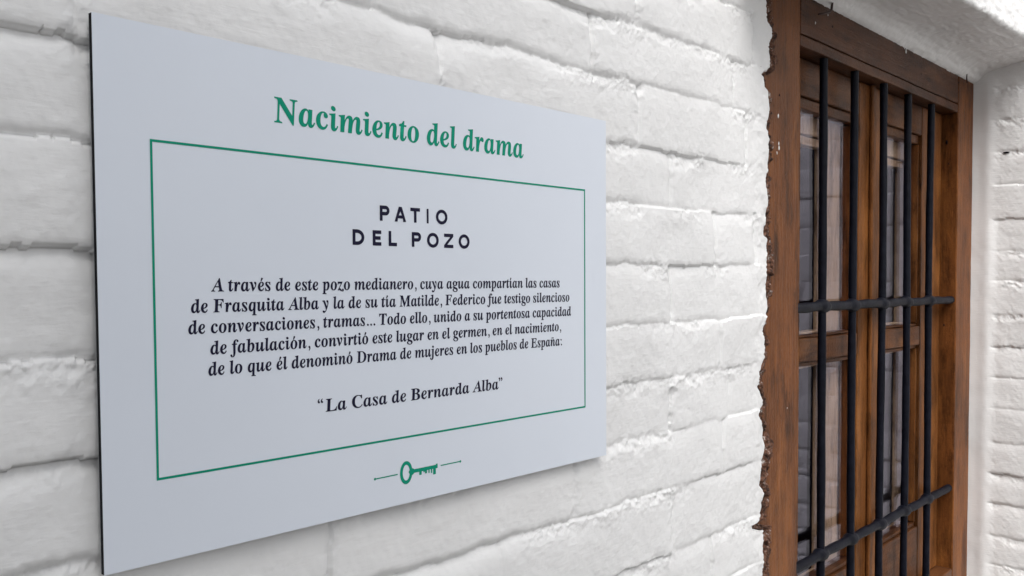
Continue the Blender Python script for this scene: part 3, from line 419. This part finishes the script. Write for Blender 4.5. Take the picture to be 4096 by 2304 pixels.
brick_wall = thing('brick_wall', (0.4, .05, 0), 'whitewashed brick wall carrying the printed sign, left of the wooden window', 'wall')
def axis(lo, a, b, hi, fine, coarse):
    return np.concatenate([np.arange(lo, a, coarse), np.arange(a, b, fine), np.arange(b, hi + 1e-6, coarse)])
us = np.concatenate([np.arange(-.6, .15, .008), np.arange(.15, .36, .0012), np.arange(.36, 1.31, .0019), [1.31]])
vs_ = axis(-.80, -.50, .475, .80, .0019, .008)
U, Vv = np.meshgrid(us, vs_)
ex = np.interp(-Vv, [e[0] for e in EDGE], [e[1] for e in EDGE]) + .0042 * fbm(Vv, Vv * 0, 130, 4, 2, .75)
wgt = sstep(1.31 - .055, 1.31, U)
U2 = U + (ex - 1.31) * wgt
def amp_wall(u, v):
    a = .0090 - .0059 * sstep(.55, 1.0, u) + .0018 * sstep(.1, .3, v) * sstep(.6, .9, u)
    a = a * (1 - .85 * sstep(1.235, 1.275, u))
    return a
dep, bid, nb = relief(U2, Vv, joints, heads, amp_wall)
# smooth plaster fillet against the window frame
fil = sstep(1.245, 1.285, U)
dep = dep * (1 - .55 * fil) + fil * (.0035 * fbm(U2, Vv, 26, 4, 33, .6))
dep += .0065 * sstep(1.296, 1.31, U) ** 2
bid[U > 1.268] = -1
Yw = .0120 + dep
relief_objects(U2, Yw, Vv + ZO, bid, nb, brick_wall, (0, .045, 0), False)
# plain continuation of the same wall
box('wall_body', -.62, 1.28, .045, .30, -1.5, 1.6, M_PAINT, brick_wall, 0)
def wall_sheet(name, x0, x1, z0, z1, parent, y=.013):
    nx, nz = max(3, int((x1 - x0) / .02)), max(3, int((z1 - z0) / .02))
    a, b = np.meshgrid(np.linspace(x0, x1, nx), np.linspace(z0, z1, nz))
    yy = y + .004 * fbm(a, b, 8, 3, 3) + .005 * np.exp(-((((b + 50) % .0745) - .037) / .007) ** 2)
    vs = [(p, q_, r) for p, q_, r in zip(a.ravel(), yy.ravel(), (b + ZO).ravel())]
    fs = [(i * nx + j, i * nx + j + 1, (i + 1) * nx + j + 1, (i + 1) * nx + j) for i in range(nz - 1) for j in range(nx - 1)]
    n0 = len(vs)
    vs += [(x0, .06, ZO + z0), (x1, .06, ZO + z0), (x1, .06, ZO + z1), (x0, .06, ZO + z1)]
    c4 = [0, nx - 1, nz * nx - 1, (nz - 1) * nx]
    for k in range(4): fs.append((c4[k], n0 + k, n0 + (k + 1) % 4, c4[(k + 1) % 4]))
    me = bpy.data.meshes.new(name); me.from_pydata(vs, [], fs)
    return link(name, me, M_PAINT, parent, smooth=True)
wall_sheet('lower_facing', -.6, 1.31, -1.5, -.80, brick_wall)
wall_sheet('upper_facing', -.6, 1.31, .80, 1.6, brick_wall)
box('wall_above_window', 1.281, 2.40, .014, .30, .52, 1.6, M_PAINT, brick_wall, 0)
box('wall_below_window', 1.311, 2.40, .014, .30, -1.5, -.772, M_PAINT, brick_wall, 0)

# ------------------------------------------------------------------ added side wall, out of view, shading the left of the brick wall
side_wall = thing('side_wall', (-.78, -1.1, 0), 'plain whitewashed wall added out of view left of the sign to shade that side', 'wall')
box('wall_body', -.95, -.625, -3.0, .30, -1.5, 2.9, M_PAINT, side_wall, .004)

# ------------------------------------------------------------------ return wall at the inner corner, right of the window
XR = 2.392
corner_wall = thing('corner_wall', (2.5, -.5, 0), 'whitewashed brick return wall standing out from the corner, right of the window', 'wall')
jr0 = [-0.3046, -0.2257, -0.1461, -0.0674, 0.0053, 0.0855, 0.1622, 0.239, 0.3142, 0.395, 0.4717, 0.5461, 0.6249, 0.6972]
jr = [-.3046 - .0765 * k for k in range(8, 0, -1)] + jr0 + [.6972 + .0765 * k for k in range(1, 5)]
jr = [-a for a in jr]
ws = np.concatenate([np.arange(-1.60, -.22, .006), np.arange(-.22, .024, .0019)])      # y along the return wall
vr = axis(-.95, -.86, .62, .92, .0024, .010)
W2, V2 = np.meshgrid(ws, vr)
hr = []
for i in range(len(jr) - 1):
    rr = np.random.default_rng(i + 90); st = (.12 if i % 2 else .24) + rr.uniform(-.015, .015)
    hr.append(sorted([-.085 - st - .25 * k for k in range(7)]))
def amp_r(u, v): return ((.0026 + .0030 * sstep(-.1, -.3, v)) * (1 - .95 * sstep(-.034, -.014, u)))
dr_, bidr, nbr = relief(W2, V2, jr, hr, amp_r)
fl2 = sstep(-.038, -.014, W2)
dr_ = dr_ * (1 - fl2) + .0012 * fl2 * fbm(W2, V2, 20, 3, 5)
dr_ -= .0022 * np.exp(-((W2 + .012) / .014) ** 2)
bidr[W2 > -.022] = -1
relief_objects(XR + dr_, W2, V2 + ZO, bidr, nbr, corner_wall, (.05, 0, 0), False)
box('wall_body', XR + .045, XR + .35, -1.60, .3, -1.5, 1.6, M_PAINT, corner_wall, 0)
box('lower_facing', XR + .004, XR + .045, -1.60, .0, -1.5, -.951, M_PAINT, corner_wall, 0)
box('upper_facing', XR + .004, XR + .045, -1.60, .0, .921, 1.6, M_PAINT, corner_wall, 0)
# dark hole where a joint is missing
hole = tube_me([(XR - .0006, -.046, ZO + .3055), (XR + .012, -.046, ZO + .3055)], [.0001, .0001], 8)
bpy.data.meshes.remove(hole)
bm = bmesh.new(); bmesh.ops.create_uvsphere(bm, u_segments=12, v_segments=8, radius=1)
for v in bm.verts: v.co = Vector((XR + .0005 + v.co.x * .0016, -.052 + v.co.y * .0075, ZO + .3038 + v.co.z * .0030 * (1 if v.co.z < 0 else .5)))
link('missing_mortar_gap', to_me(bm), M_CORE, corner_wall, True, 'small black gap in the mortar')

# ------------------------------------------------------------------ plastered hood over the window
def hood():
    h = thing('window_hood', (1.8, -.06, ZO + .5), 'white plastered slab projecting above the window, grey and shaded underneath', 'hood')
    prof = [(.024, .4765), (.018, .478), (.011, .483), (.003, .4915), (-.008, .4975), (-.022, .5005), (-.04, .502), (-.06, .502), (-.08, .5015), (-.10, .5005), (-.118, .4995),
            (-.132, .4985), (-.140, .498), (-.1445, .4985), (-.1475, .501), (-.149, .506), (-.150, .514), (-.151, .53), (-.152, .55), (-.153, .58), (-.154, .62), (-.155, .68), (-.156, .78), (-.14, .80), (.02, .80)]
    xs = np.arange(1.18, 2.40, .0035)
    # resample profile finely
    pr = np.array(prof); s = np.concatenate([[0], np.cumsum(np.hypot(*np.diff(pr, axis=0).T))])
    ss = np.concatenate([np.arange(0, .24, .0028), np.arange(.24, s[-1], .012), [s[-1]]])
    py, pz = np.interp(ss, s, pr[:, 0]), np.interp(ss, s, pr[:, 1])
    ty, tz = np.gradient(py), np.gradient(pz); L = np.hypot(ty, tz); ny, nz = tz / L, -ty / L
    Xg, Sg = np.meshgrid(xs, ss)
    t = np.clip(-py / .145, 0, 1)[:, None]
    edge = np.exp(-(((Sg - .178) / .010) ** 2))
    n = .0035 * fbm(Xg, Sg, 12, 4, 7) + .0016 * fbm(Xg * .35, Sg * 1.6, 90, 4, 9, .6) + edge * .0045 * fbm(Xg, Sg * .3, 55, 4, 13, .65) + .0008 * fbm(Xg, Sg, 260, 2, 17)
    n = n * sstep(-.001, .006, Sg)
    n = n + .0026 * np.exp(-(Sg / .006) ** 2) * fbm(Xg, Sg * 0, 120, 4, 6, .7) + .0
    Yg = py[:, None] + ny[:, None] * n; Zg = pz[:, None] + nz[:, None] * n + t * (-.006 + .040 * (Xg - 1.70))
    nr, nc = Xg.shape
    vs = list(zip(Xg.ravel(), Yg.ravel(), (Zg + ZO).ravel()))
    fs = [(i * nc + j, (i + 1) * nc + j, (i + 1) * nc + j + 1, i * nc + j + 1) for i in range(nr - 1) for j in range(nc - 1)]
    fs.append(tuple(i * nc for i in range(nr)))
    me = bpy.data.meshes.new('slab'); me.from_pydata(vs, [], fs)
    bm = bmesh.new(); bm.from_mesh(me); bmesh.ops.recalc_face_normals(bm, faces=bm.faces[:]); bm.to_mesh(me); bm.free()
    link('slab', me, M_PAINT, h, True)
hood()

# ------------------------------------------------------------------ window
win = thing('barred_window', (1.85, .06, ZO - .77), 'brown wooden casement window behind black iron bars', 'window')
FY = .0215
def warp(o, amp=.0008, s=18):
    me = o.data; n = len(me.vertices); a = np.empty(n * 3, np.float32); me.vertices.foreach_get('co', a); a = a.reshape(-1, 3)
    a[:, 1] += amp * fbm(a[:, 0].astype(float), a[:, 2].astype(float), s, 3, 2); me.vertices.foreach_set('co', a.ravel())
def beam(name, x0, x1, y0, y1, z0, z1, material, parent, bev=.003, cut=.03, amp=.0008, **kw):
    bm = box_bm(x0, x1, y0, y1, ZO + z0, ZO + z1, bev, 3)
    ax = 2 if (z1 - z0) > (x1 - x0) else 0
    lo, hi = ((ZO + z0, ZO + z1) if ax == 2 else (x0, x1)); k = int((hi - lo) / cut)
    for i in range(1, k):
        pl = [0, 0, 0]; pl[ax] = lo + (hi - lo) * i / k; no = [0, 0, 0]; no[ax] = 1
        bmesh.ops.bisect_plane(bm, geom=bm.verts[:] + bm.edges[:] + bm.faces[:], plane_co=pl, plane_no=no)
    rx = random.random() * 50
    for v in bm.verts:
        c = v.co[ax] * 9 + rx
        d = amp * (math.sin(c * 2.1) + .6 * math.sin(c * 5.3 + 1) + .5 * math.sin(c * 13.7 + 2))
        if ax == 2: v.co.x += d
        else: v.co.z += d * .7
        v.co.y += d * .5
    return link(name, to_me(bm), material, parent, **kw)
jl = beam('jamb', 1.262, 1.438, FY, .125, -.77, .4775, M_WOODV, win)
jr_ = beam('jamb', 2.276, 2.3905, FY, .125, -.77, .4775, M_WOODV, win)
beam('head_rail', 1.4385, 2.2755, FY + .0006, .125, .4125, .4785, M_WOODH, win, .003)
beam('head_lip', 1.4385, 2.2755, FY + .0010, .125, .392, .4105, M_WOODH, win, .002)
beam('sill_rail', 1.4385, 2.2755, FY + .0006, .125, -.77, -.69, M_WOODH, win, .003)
# flaking strip of old paint and plaster between wall edge and clean wood
def crust():
    xs = np.arange(-.030, .0171, .0011); zs = np.arange(-.60, .475, .0019)
    A, B = np.meshgrid(xs, zs)
    e = np.interp(-B, [q[0] for q in EDGE], [q[1] for q in EDGE])
    wd = .016 + .010 * sstep(-.10, -.2, B) + .020 * (vnoise(B, B * 0, 14, 3) + .15) + .007 * fbm(B, B * 0, 120, 3, 6, .7)
    t = (A + .03) / .047
    Xc = e - .03 + t * (.03 + np.maximum(wd, .002))
    hgt = (.0050 + .0115 * fbm(Xc, B, 90, 5, 44, .75)) * (1 - sstep(.70, 1.0, t))
    hgt = np.minimum(hgt, np.where(Xc < e - .002, .0062, .0100))
    Yc = FY - np.maximum(hgt, -.001) + .0015 * sstep(.85, 1, t)
    nr, nc = A.shape
    vs = list(zip(Xc.ravel(), Yc.ravel(), (B + ZO).ravel()))
    fs = [(i * nc + j, i * nc + j + 1, (i + 1) * nc + j + 1, (i + 1) * nc + j) for i in range(nr - 1) for j in range(nc - 1)]
    me = bpy.data.meshes.new('flaking_plaster'); me.from_pydata(vs, [], fs)
    link('flaking_plaster', me, M_CRUST, win, True, 'dark flaking strip with white paint chips')
crust()

SY = .0553; GY = .0700
def leaf_frame(name, label, spans, y0, y1, z0, z1, material):
    """the two stiles as one mesh that carries rails, beads and panes"""
    bm = bmesh.new()
    for a, b in spans:
        t = beam('tmp', a, b, y0, y1, z0, z1, material, None, .0025)
        bm.from_mesh(t.data); bpy.data.objects.remove(t)
    me = to_me(bm); bp = Vector(((spans[0][0] + spans[-1][1]) / 2, y0, ZO + z0))
    me.transform(Matrix.Translation(-bp)); me.materials.append(material)
    o = bpy.data.objects.new(name, me); C.objects.link(o); o.parent = win; o.location = bp - wloc(win); o['label'] = label
    return o
def casement(x0, x1, sl, sr, label):
    c = leaf_frame('casement', label, ((x0, x0 + sl), (x1 - sr, x1)), SY, SY + .036, -.688, .3905, M_SASHV)
    a, b = x0 + sl, x1 - sr
    for n_, z0, z1 in (('top_rail', .326, .3905), ('middle_rail', -.147, -.104), ('bottom_rail', -.688, -.565)):
        beam(n_, a + .0004, b - .0004, SY + .0008, SY + .0355, z0, z1, M_SASHH, c, .0025)
    # glazing beads, set back and rounded
    for n_, z0, z1 in (('bead', .3065, .3255), ('bead', -.1555, -.1475), ('bead', -.1035, -.0985), ('bead', -.5645, -.556)):
        beam(n_, a + .0006, b - .0006, SY + .0075, SY + .034, z0, z1, M_SASHH, c, .002)
    for xx0, xx1 in ((a + .0004, a + .0075), (b - .0075, b - .0004)):
        for z0, z1 in ((-.0985, .3065), (-.5555, -.1555)):
            beam('bead', xx0, xx1, SY + .006, SY + .034, z0 + .0004, z1 - .0004, M_SASHV, c, .002)
    for z0, z1 in ((-.100, .308), (-.560, -.154)):
        link('pane', to_me(box_bm(a + .002, b - .002, GY, GY + .003, ZO + z0, ZO + z1)), M_GLASS, c)
    return c
casement(1.4395, 1.8285, .075, .0525, 'left casement leaf')
casement(1.8340, 2.2655, .050, .1330, 'right casement leaf')
beam('astragal', 1.8225, 1.8400, SY - .0085, SY - .0006, -.688, .3905, M_SASHV, win, .003)
beam('frame_rebate', 2.2660, 2.2758, SY + .012, .125, -.689, .391, M_WOODV, win, .001)

# iron bars
BX = [2.278 * .684, 2.476 * .684, 2.691 * .684, 2.895 * .684, 3.102 * .684]
BYC = .684 - DS
for k, bx in enumerate(BX):
    zz = np.linspace(-.72, .41, 60)
    path = [(bx + .0012 * math.sin(z * 7 + k), BYC + .0008 * math.sin(z * 5 + 2 * k), ZO + z) for z in zz]
    link('upright_bar', tube_me(path, [.0074 + .0003 * math.sin(z * 31 + k) for z in zz], 20), M_IRON, win, True)
for zc, dz in ((-.0462, -.0012), (-.4945, -.003)):
    xs = np.arange(1.41, 2.31, .004)
    path, rad = [], []
    for x in xs:
        bul = max(math.exp(-((x - b) / .015) ** 4) for b in BX)
        kink = sum(math.tanh((x - b) / .010) * math.exp(-((x - b) / .03) ** 2) for b in BX)
        path.append((x, BYC + .0006 * math.sin(x * 20) - .0006, ZO + zc + dz * (x - 1.45) + .0008 * math.sin(x * 33) - .0012 * kink))
        rad.append(.0088 + .0034 * bul + .0003 * math.sin(x * 90))
    link('cross_bar', tube_me(path, rad, 24), M_IRON, win, True)

# pale inner leaves standing behind the glass
def inner_leaf(x0, x1, label):
    y0, y1 = .0925, .118
    c = leaf_frame('inner_leaf', label, ((x0, x0 + .03), (x1 - .125, x1)), y0, y1, -.688, .3905, M_INNER)
    for z0, z1 in ((.2735, .3905), (-.165, -.097), (-.688, -.572)):
        beam('rail', x0 + .0304, x1 - .1254, y0 + .0006, y1 - .001, z0, z1, M_INNER, c, .002)
    beam('bead', x0 + .0304, x1 - .1254, y0 + .006, y1 - .001, .2555, .2715, M_INNER, c, .002)
inner_leaf(1.4400, 1.8325, 'pale inner leaf behind the left panes')
inner_leaf(1.8345, 2.2650, 'pale inner leaf behind the right panes')

# the dim room behind the glass
room = thing('room_behind_window', (1.9, 1.2, 0), 'dim room seen through the panes of the barred window', 'room')
room['kind'] = 'structure'
for nm, a in (('back_wall', (1.0, 3.0, 2.3, 2.4, -1.5, 1.5)), ('side_wall', (1.0, 1.1, .302, 2.3, -1.5, 1.5)), ('side_wall', (2.9, 3.0, .302, 2.3, -1.5, 1.5)),
              ('ceiling', (1.0, 3.0, .302, 2.4, 1.5, 1.6)), ('floor', (1.0, 3.0, .302, 2.4, -1.6, -1.501))):
    box(nm, *a, M_DARK, room, 0)
box('wall_body', 1.281, 1.30, .126, .301, -.77, .52, M_DARK, room, 0)

# ------------------------------------------------------------------ rusty bits at the head of the window
pth = [(1.478, .016, .4800), (1.4775, .006, .468), (1.4765, -.004, .458)]
hook = thing('wire_hook', (1.5, 0, ZO + .46), 'bent rusty wire hook above the upper left corner of the window frame', 'hook')
def pray(px, py, Z):
    dx, dy = px - 2048, py - 1265; f = 3600.
    d = [Rr[0][i] * dx + Rr[1][i] * dy + Rr[2][i] * f for i in range(3)]
    s = Z / d[2]; return (d[0] * s, Z - DS, ZO - d[1] * s)
hp = [pray(3335, -60, .664), pray(3329, 10, .664), pray(3326, 38, .662), pray(3318, 48, .657), pray(3296, 54, .654), pray(3275, 57, .652)]
link('wire', tube_me(hp, [.0021] * 5 + [.0017], 8), M_RUST, hook, True)
nl = thing('nail', (2.3, 0, ZO + .47), 'thin rusty nail sticking up from the upper right end of the window frame', 'nail')
link('shank', tube_me([pray(3868, 330, .668), pray(3867, 312, .664), pray(3868, 295, .662)], [.0016, .0014, .0010], 8), M_RUST, nl, True)

# whitewash splashes and old nail holes on the frame
def blob(name, p, r, material, parent, flat=.35, tall=1.6):
    bm = bmesh.new(); bmesh.ops.create_icosphere(bm, subdivisions=2, radius=1)
    for v in bm.verts:
        k = 1 + .35 * math.sin(v.co.x * 5 + p[2] * 300) * math.cos(v.co.z * 4 + p[0] * 200)
        v.co = Vector((p[0] + v.co.x * r * k, p[1] + v.co.y * r * flat, p[2] + v.co.z * r * tall * k))
    link(name, to_me(bm), material, parent, True)
JZ = FY + DS
for px, py, r in ((3113, 465, .0022), (3115, 575, .0018), (3116, 592, .0022), (3108, 612, .0016), (3148, 1632, .0016), (3142, 700, .0012), (3312, 60, .0012), (3262, 92, .0015), (3624, 205, .0030), (3618, 190, .0022)):
    blob('whitewash_splash', pray(px, py, JZ), r, M_PAINT, win)
for px, py, r in ((3331, 107, .0024), (3838, 888, .0030), (3820, 620, .0016), (3118, 380, .0022), (3687, 296, .0018), (3835, 330, .0026), (3852, 717, .0022)):
    blob('nail_hole', pray(px, py, JZ), r, M_CORE, win, .2, 1.0)
for px, py, r in ((3787, 570, .0024), (3795, 655, .0012), (3776, 1300, .0016)):
    dx, dy = px - 2048, py - 1265
    d = [Rr[0][i] * dx + Rr[1][i] * dy + Rr[2][i] * 3600. for i in range(3)]; s_ = 2.2762 / d[0]
    q_ = (2.2762, d[2] * s_ - DS, ZO - d[1] * s_)
    blob('knot', q_, r, M_CORE, win, .8, 2.0)

# ------------------------------------------------------------------ the sign
SX0, SZ0 = .4160 * DS, .2945 * DS          # upper left corner on the sign plane
SWd, SHt = .6005, .4012
sign = thing('information_sign', (SX0 + .3, .002, ZO + SZ0 - SHt), 'white printed sign with green border and dark Spanish text on the brick wall', 'sign')
link('face_sheet', to_me(box_bm(SX0, SX0 + SWd, 0, .0006, ZO + SZ0 - SHt, ZO + SZ0)), M_PANEL, sign)
link('core', to_me(box_bm(SX0 + .0001, SX0 + SWd - .0001, .0006, .0052, ZO + SZ0 - SHt + .0001, ZO + SZ0 - .0001)), M_CORE, sign)
link('back_sheet', to_me(box_bm(SX0, SX0 + SWd, .0052, .0057, ZO + SZ0 - SHt, ZO + SZ0)), M_BACK, sign)
for sx in (.08, .52):
    for sz in (.07, .33):
        link('spacer', to_me(box_bm(SX0 + sx - .012, SX0 + sx + .012, .0057, .022, ZO + SZ0 - sz - .012, ZO + SZ0 - sz + .012)), M_CORE, sign)

def outlines(name, polys, material, proud=.00022, label=None, off=0.0):
    """polys: closed loops in sign millimetres from the upper left corner; holes by even-odd fill"""
    cu = bpy.data.curves.new(name, 'CURVE'); cu.dimensions = '2D'; cu.fill_mode = 'FRONT'
    cu.offset = off
    for lp in polys:
        s = cu.splines.new('POLY'); s.points.add(len(lp) - 1); s.use_cyclic_u = True
        for p, (x, y) in zip(s.points, lp): p.co = (x, -y, 0, 1)
    tmp = bpy.data.objects.new('tmp', cu); C.objects.link(tmp)
    dg = bpy.context.evaluated_depsgraph_get()
    me = bpy.data.meshes.new_from_object(tmp.evaluated_get(dg)); bpy.data.objects.remove(tmp); bpy.data.curves.remove(cu)
    n = len(me.vertices); a = np.empty(n * 3, np.float32); me.vertices.foreach_get('co', a); a = a.reshape(-1, 3)
    b = np.stack([SX0 + a[:, 0] / 1000, np.full(n, -proud), ZO + SZ0 + a[:, 1] / 1000], -1)
    me.vertices.foreach_set('co', b.astype(np.float32).ravel())
    bm = bmesh.new(); bm.from_mesh(me)
    for f_ in bm.faces:
        f_.normal_update()
        if f_.normal.y > 0: f_.normal_flip()
    bm.to_mesh(me); bm.free(); me.name = name
    me.materials.clear()
    return link(name, me, material, sign, label=label)
def rc(x0, y0, x1, y1): return [(x0, y0), (x1, y0), (x1, y1), (x0, y1)]
T_ = .95
outlines('border_line', [rc(41 - T_, 85.2 - T_, 559 + T_, 338 + T_), rc(41 + T_, 85.2 + T_, 559 - T_, 338 - T_)], M_GREEN, label='thin green rectangle round the text')

GL = {}
for ln in GLYPHS.strip().split('\n'):
    ch, wd_, rest = ln.split(' ', 2)
    GL[ch] = (int(wd_), [[tuple(map(int, p.split())) for p in lp.split(',')] for lp in rest.split(';')])
for c_, w_ in ((',', 150), ('.', 150), (':', 160), ('“', 270), ('”', 270)):
    GL[c_] = (w_, GL[c_][1])
def disc(cx, cy, rx, ry, n=14): return [(cx + rx * math.cos(2 * math.pi * i / n), cy + ry * math.sin(2 * math.pi * i / n)) for i in range(n)]
GL['.'] = (150, [disc(62, 26, 38, 38)]); GL[':'] = (165, [disc(72, 30, 38, 38), disc(90, 262, 38, 38)])
GL[','] = (155, [[(30, 30), (42, 58), (68, 68), (94, 58), (104, 30), (96, -20), (66, -66), (26, -96), (14, -82), (44, -52), (58, -18), (56, -6), (38, 4)]])
def qmark(x, y, s):   # s=1 closing (99), -1 opening (66)
    sh = [(30, 30), (42, 58), (68, 68), (94, 58), (104, 30), (96, -20), (66, -62), (30, -86), (20, -74), (44, -50), (58, -18), (56, -6), (38, 4)]
    return [(x + s * (p - 60), y + s * q_) for p, q_ in sh]
GL['“'] = (255, [qmark(75, 400, -1), qmark(185, 400, -1)]); GL['”'] = (255, [qmark(75, 420, 1), qmark(185, 420, 1)])
ACUTE = [(0, 350), (22, 346), (98, 430), (106, 456), (74, 478), (48, 462)]
TILDE = [(0, 372), (18, 372), (38, 398), (62, 398), (110, 372), (140, 380), (160, 428), (140, 428), (122, 408), (98, 408), (52, 434), (20, 424)]
COMB = {'é': ('e', ACUTE, 150), 'í': ('i', ACUTE, 75), 'ó': ('o', ACUTE, 150), 'ñ': ('n', TILDE, 120)}
SP = 165
def layout(text):
    x, out = 0.0, []
    for ch in text:
        if ch == ' ': x += SP; continue
        extra = None
        if ch in COMB:
            b_, ac, dx = COMB[ch]; adv, lps = GL[b_]
            if b_ == 'i': lps = [l for l in lps if min(p[1] for p in l) < 300]
            extra = [(p[0] + dx + x, p[1]) for p in ac]
        else: adv, lps = GL[ch]
        for l in lps: out.append([(px + x, py) for px, py in l])
        if extra: out.append(extra)
        x += adv + 8
    return out, x
def text(name, s, x0, x1, yb, cap, material, slant=.215, off=0.0, yx=1.0):
    lps, _ = layout(s)
    sc = cap / 451
    lps = [[(px - slant * py, py * (1.06 if py < 330 else 1)) for px, py in l] for l in lps]
    mn = min(p[0] for l in lps for p in l); mx = max(p[0] for l in lps for p in l)
    kx = (x1 - x0) / (mx - mn)
    return outlines(name, [[(x0 + (px - mn) * kx, yb - py * sc) for px, py in l] for l in lps], material, off=off)
text('title_lettering', 'Nacimiento del drama', 146.2, 453.2, 58.5, 20.6, M_GREEN, off=.20)
LINES = [('A través de este pozo medianero, cuya agua compartían las casas', 87, 513, 197.6),
         ('de Frasquita Alba y la de su tía Matilde, Federico fue testigo silencioso', 70, 530.5, 213.9),
         ('de conversaciones, tramas... Todo ello, unido a su portentosa capacidad', 67.5, 533.5, 230.2),
         ('de fabulación, convirtió este lugar en el germen, en el nacimiento,', 85.5, 515.5, 246.9),
         ('de lo que él denominó Drama de mujeres en los pueblos de España:', 83.5, 517, 263.4)]
for s_, a_, b_, y_ in LINES: text('text_line', s_, a_, b_, y_, 10.2, M_INK, off=.10)
text('quote_line', '“La Casa de Bernarda Alba”', 185, 418, 303.8, 11.0, M_INK, off=.10)

# sans capitals drawn as loops: unit cap height, y up
def cap_letter(ch, x0, x1, yb, yt):
    H_ = yb - yt; W_ = x1 - x0; s = .232 * H_
    L = []
    def X(a): return x0 + a
    if ch == 'I': L = [rc(x0, yt, x1, yb)]
    elif ch == 'T':
        c_ = (x0 + x1) / 2
        L = [[(x0, yt), (x1, yt), (x1, yt + s), (c_ + s / 2, yt + s), (c_ + s / 2, yb), (c_ - s / 2, yb), (c_ - s / 2, yt + s), (x0, yt + s)]]
    elif ch == 'L': L = [[(x0, yt), (x0 + s, yt), (x0 + s, yb - s), (x1, yb - s), (x1, yb), (x0, yb)]]
    elif ch == 'E':
        mid = (yt + yb) / 2
        L = [[(x0, yt), (x1, yt), (x1, yt + s), (x0 + s, yt + s), (x0 + s, mid - s / 2), (x1 - .08 * W_, mid - s / 2), (x1 - .08 * W_, mid + s / 2), (x0 + s, mid + s / 2), (x0 + s, yb - s), (x1, yb - s), (x1, yb), (x0, yb)]]
    elif ch == 'Z': L = [[(x0, yt), (x1, yt), (x1, yt + s * .85), (x0 + s * 1.35, yb - s), (x1, yb - s), (x1, yb), (x0, yb), (x0, yb - s * .85), (x1 - s * 1.35, yt + s), (x0, yt + s)]]
    elif ch == 'O':
        cx, cy = (x0 + x1) / 2, (yt + yb) / 2
        L = [disc(cx, cy, W_ / 2, H_ / 2 * 1.03, 36), disc(cx, cy, W_ / 2 - s, H_ / 2 * 1.03 - s * .95, 36)]
    elif ch == 'A':
        c_ = (x0 + x1) / 2; y1 = yb - .22 * H_; y2 = y1 - s * .9
        def ix(y): return (W_ / 2 - s * .62) * (y - yt) / H_ * 1.0
        t = s * .60
        L = [[(c_ - t * .95, yt), (c_ + t * .95, yt), (x1, yb), (x1 - s * 1.12, yb), (c_ + (W_ / 2 - s * 1.12) * .745 + s * .12, y1), (c_ - (W_ / 2 - s * 1.12) * .745 - s * .12, y1), (x0 + s * 1.12, yb), (x0, yb)],
             [(c_, yt + s * 1.35), (c_ + (W_ / 2 - s * 1.12) * .52, y2), (c_ - (W_ / 2 - s * 1.12) * .52, y2)]]
    elif ch in 'PD':
        bot = yb if ch == 'D' else yt + .64 * H_
        r = (bot - yt) / 2; cy = yt + r; rx = min(r, W_ * .62) if ch == 'P' else W_ * .62
        cx = x1 - rx
        o = [(x0, yt), (cx, yt)] + [(cx + rx * math.sin(a), cy - r * math.cos(a)) for a in np.linspace(.1, math.pi - .1, 18)] + [(cx, bot)]
        if ch == 'P': o += [(x0 + s, bot), (x0 + s, yb), (x0, yb)]
        else: o += [(x0, bot)]
        i_ = [(x0 + s, yt + s), (cx, yt + s)] + [(cx + (rx - s) * math.sin(a), cy - (r - s) * math.cos(a)) for a in np.linspace(.1, math.pi - .1, 18)] + [(cx, bot - s), (x0 + s, bot - s)]
        L = [o, i_]
    return L
r1 = []
for ch, a_, b_ in (('P', 255.7, 267.2), ('A', 273.2, 287.3), ('T', 292.6, 304.7), ('I', 313.2, 315.7), ('O', 325.2, 340.6)): r1 += cap_letter(ch, a_, b_, 134.5, 120.5)
outlines('heading_lettering', r1, M_INK)
r2 = []
for ch, a_, b_ in (('D', 224.5, 237.7), ('E', 247.2, 257.2), ('L', 265.8, 275.8), ('P', 294, 305.8), ('O', 313.4, 328.7), ('Z', 335.8, 348.3), ('O', 355.6, 371.0)): r2 += cap_letter(ch, a_, b_, 157.5, 143.5)
outlines('heading_lettering', r2, M_INK)
# key emblem
cy = 371.9
ring = [disc(284.3, cy, 7.7, 11.0, 40), disc(284.3, cy, 4.3, 7.5, 36)]
outlines('key_emblem', ring, M_GREEN, label='green old-fashioned key between two thin lines')
kb = [(288.2, cy - 1.6), (290, cy - 3.0), (291.6, cy - 3.2), (293.2, cy - 2.6), (294.4, cy - 1.75), (296, cy - 1.75), (322.2, cy - 1.75), (322.4, cy - 2.6), (324.6, cy - 2.6), (324.6, cy + 1.75),
      (322.2, cy + 1.75), (322.2, cy + 7.4), (318.6, cy + 7.4), (318.6, cy + 1.75), (317.4, cy + 1.75), (317.4, cy + 5.4), (315.6, cy + 5.4), (315.6, cy + 1.75), (314, cy + 1.75), (314, cy + 4.9), (312.4, cy + 4.9), (312.4, cy + 1.75),
      (310.6, cy + 1.75), (310.6, cy + 4.6), (308, cy + 4.6), (308, cy + 2.6), (306.4, cy + 3.2), (305.6, cy + 1.75), (303.8, cy + 1.75), (303.8, cy + 5.0), (300.6, cy + 5.0), (300.6, cy + 1.75), (294.4, cy + 1.75), (293.2, cy + 2.8), (291.6, cy + 3.6), (290, cy + 3.2), (288.2, cy + 1.8), (287.2, cy)]
outlines('key_shaft', [kb], M_GREEN, proud=.00026)
dec = [rc(246.8, cy - .55, 273.8, cy + .55)]
outlines('rule_line', dec, M_GREEN); outlines('rule_line', [rc(328.6, cy - .55, 355.2, cy + .55)], M_GREEN)
outlines('rule_dot', [disc(246.6, cy, 1.25, 1.25, 16)], M_GREEN, proud=.00026); outlines('rule_dot', [disc(355.6, cy, 1.25, 1.25, 16)], M_GREEN, proud=.00026)
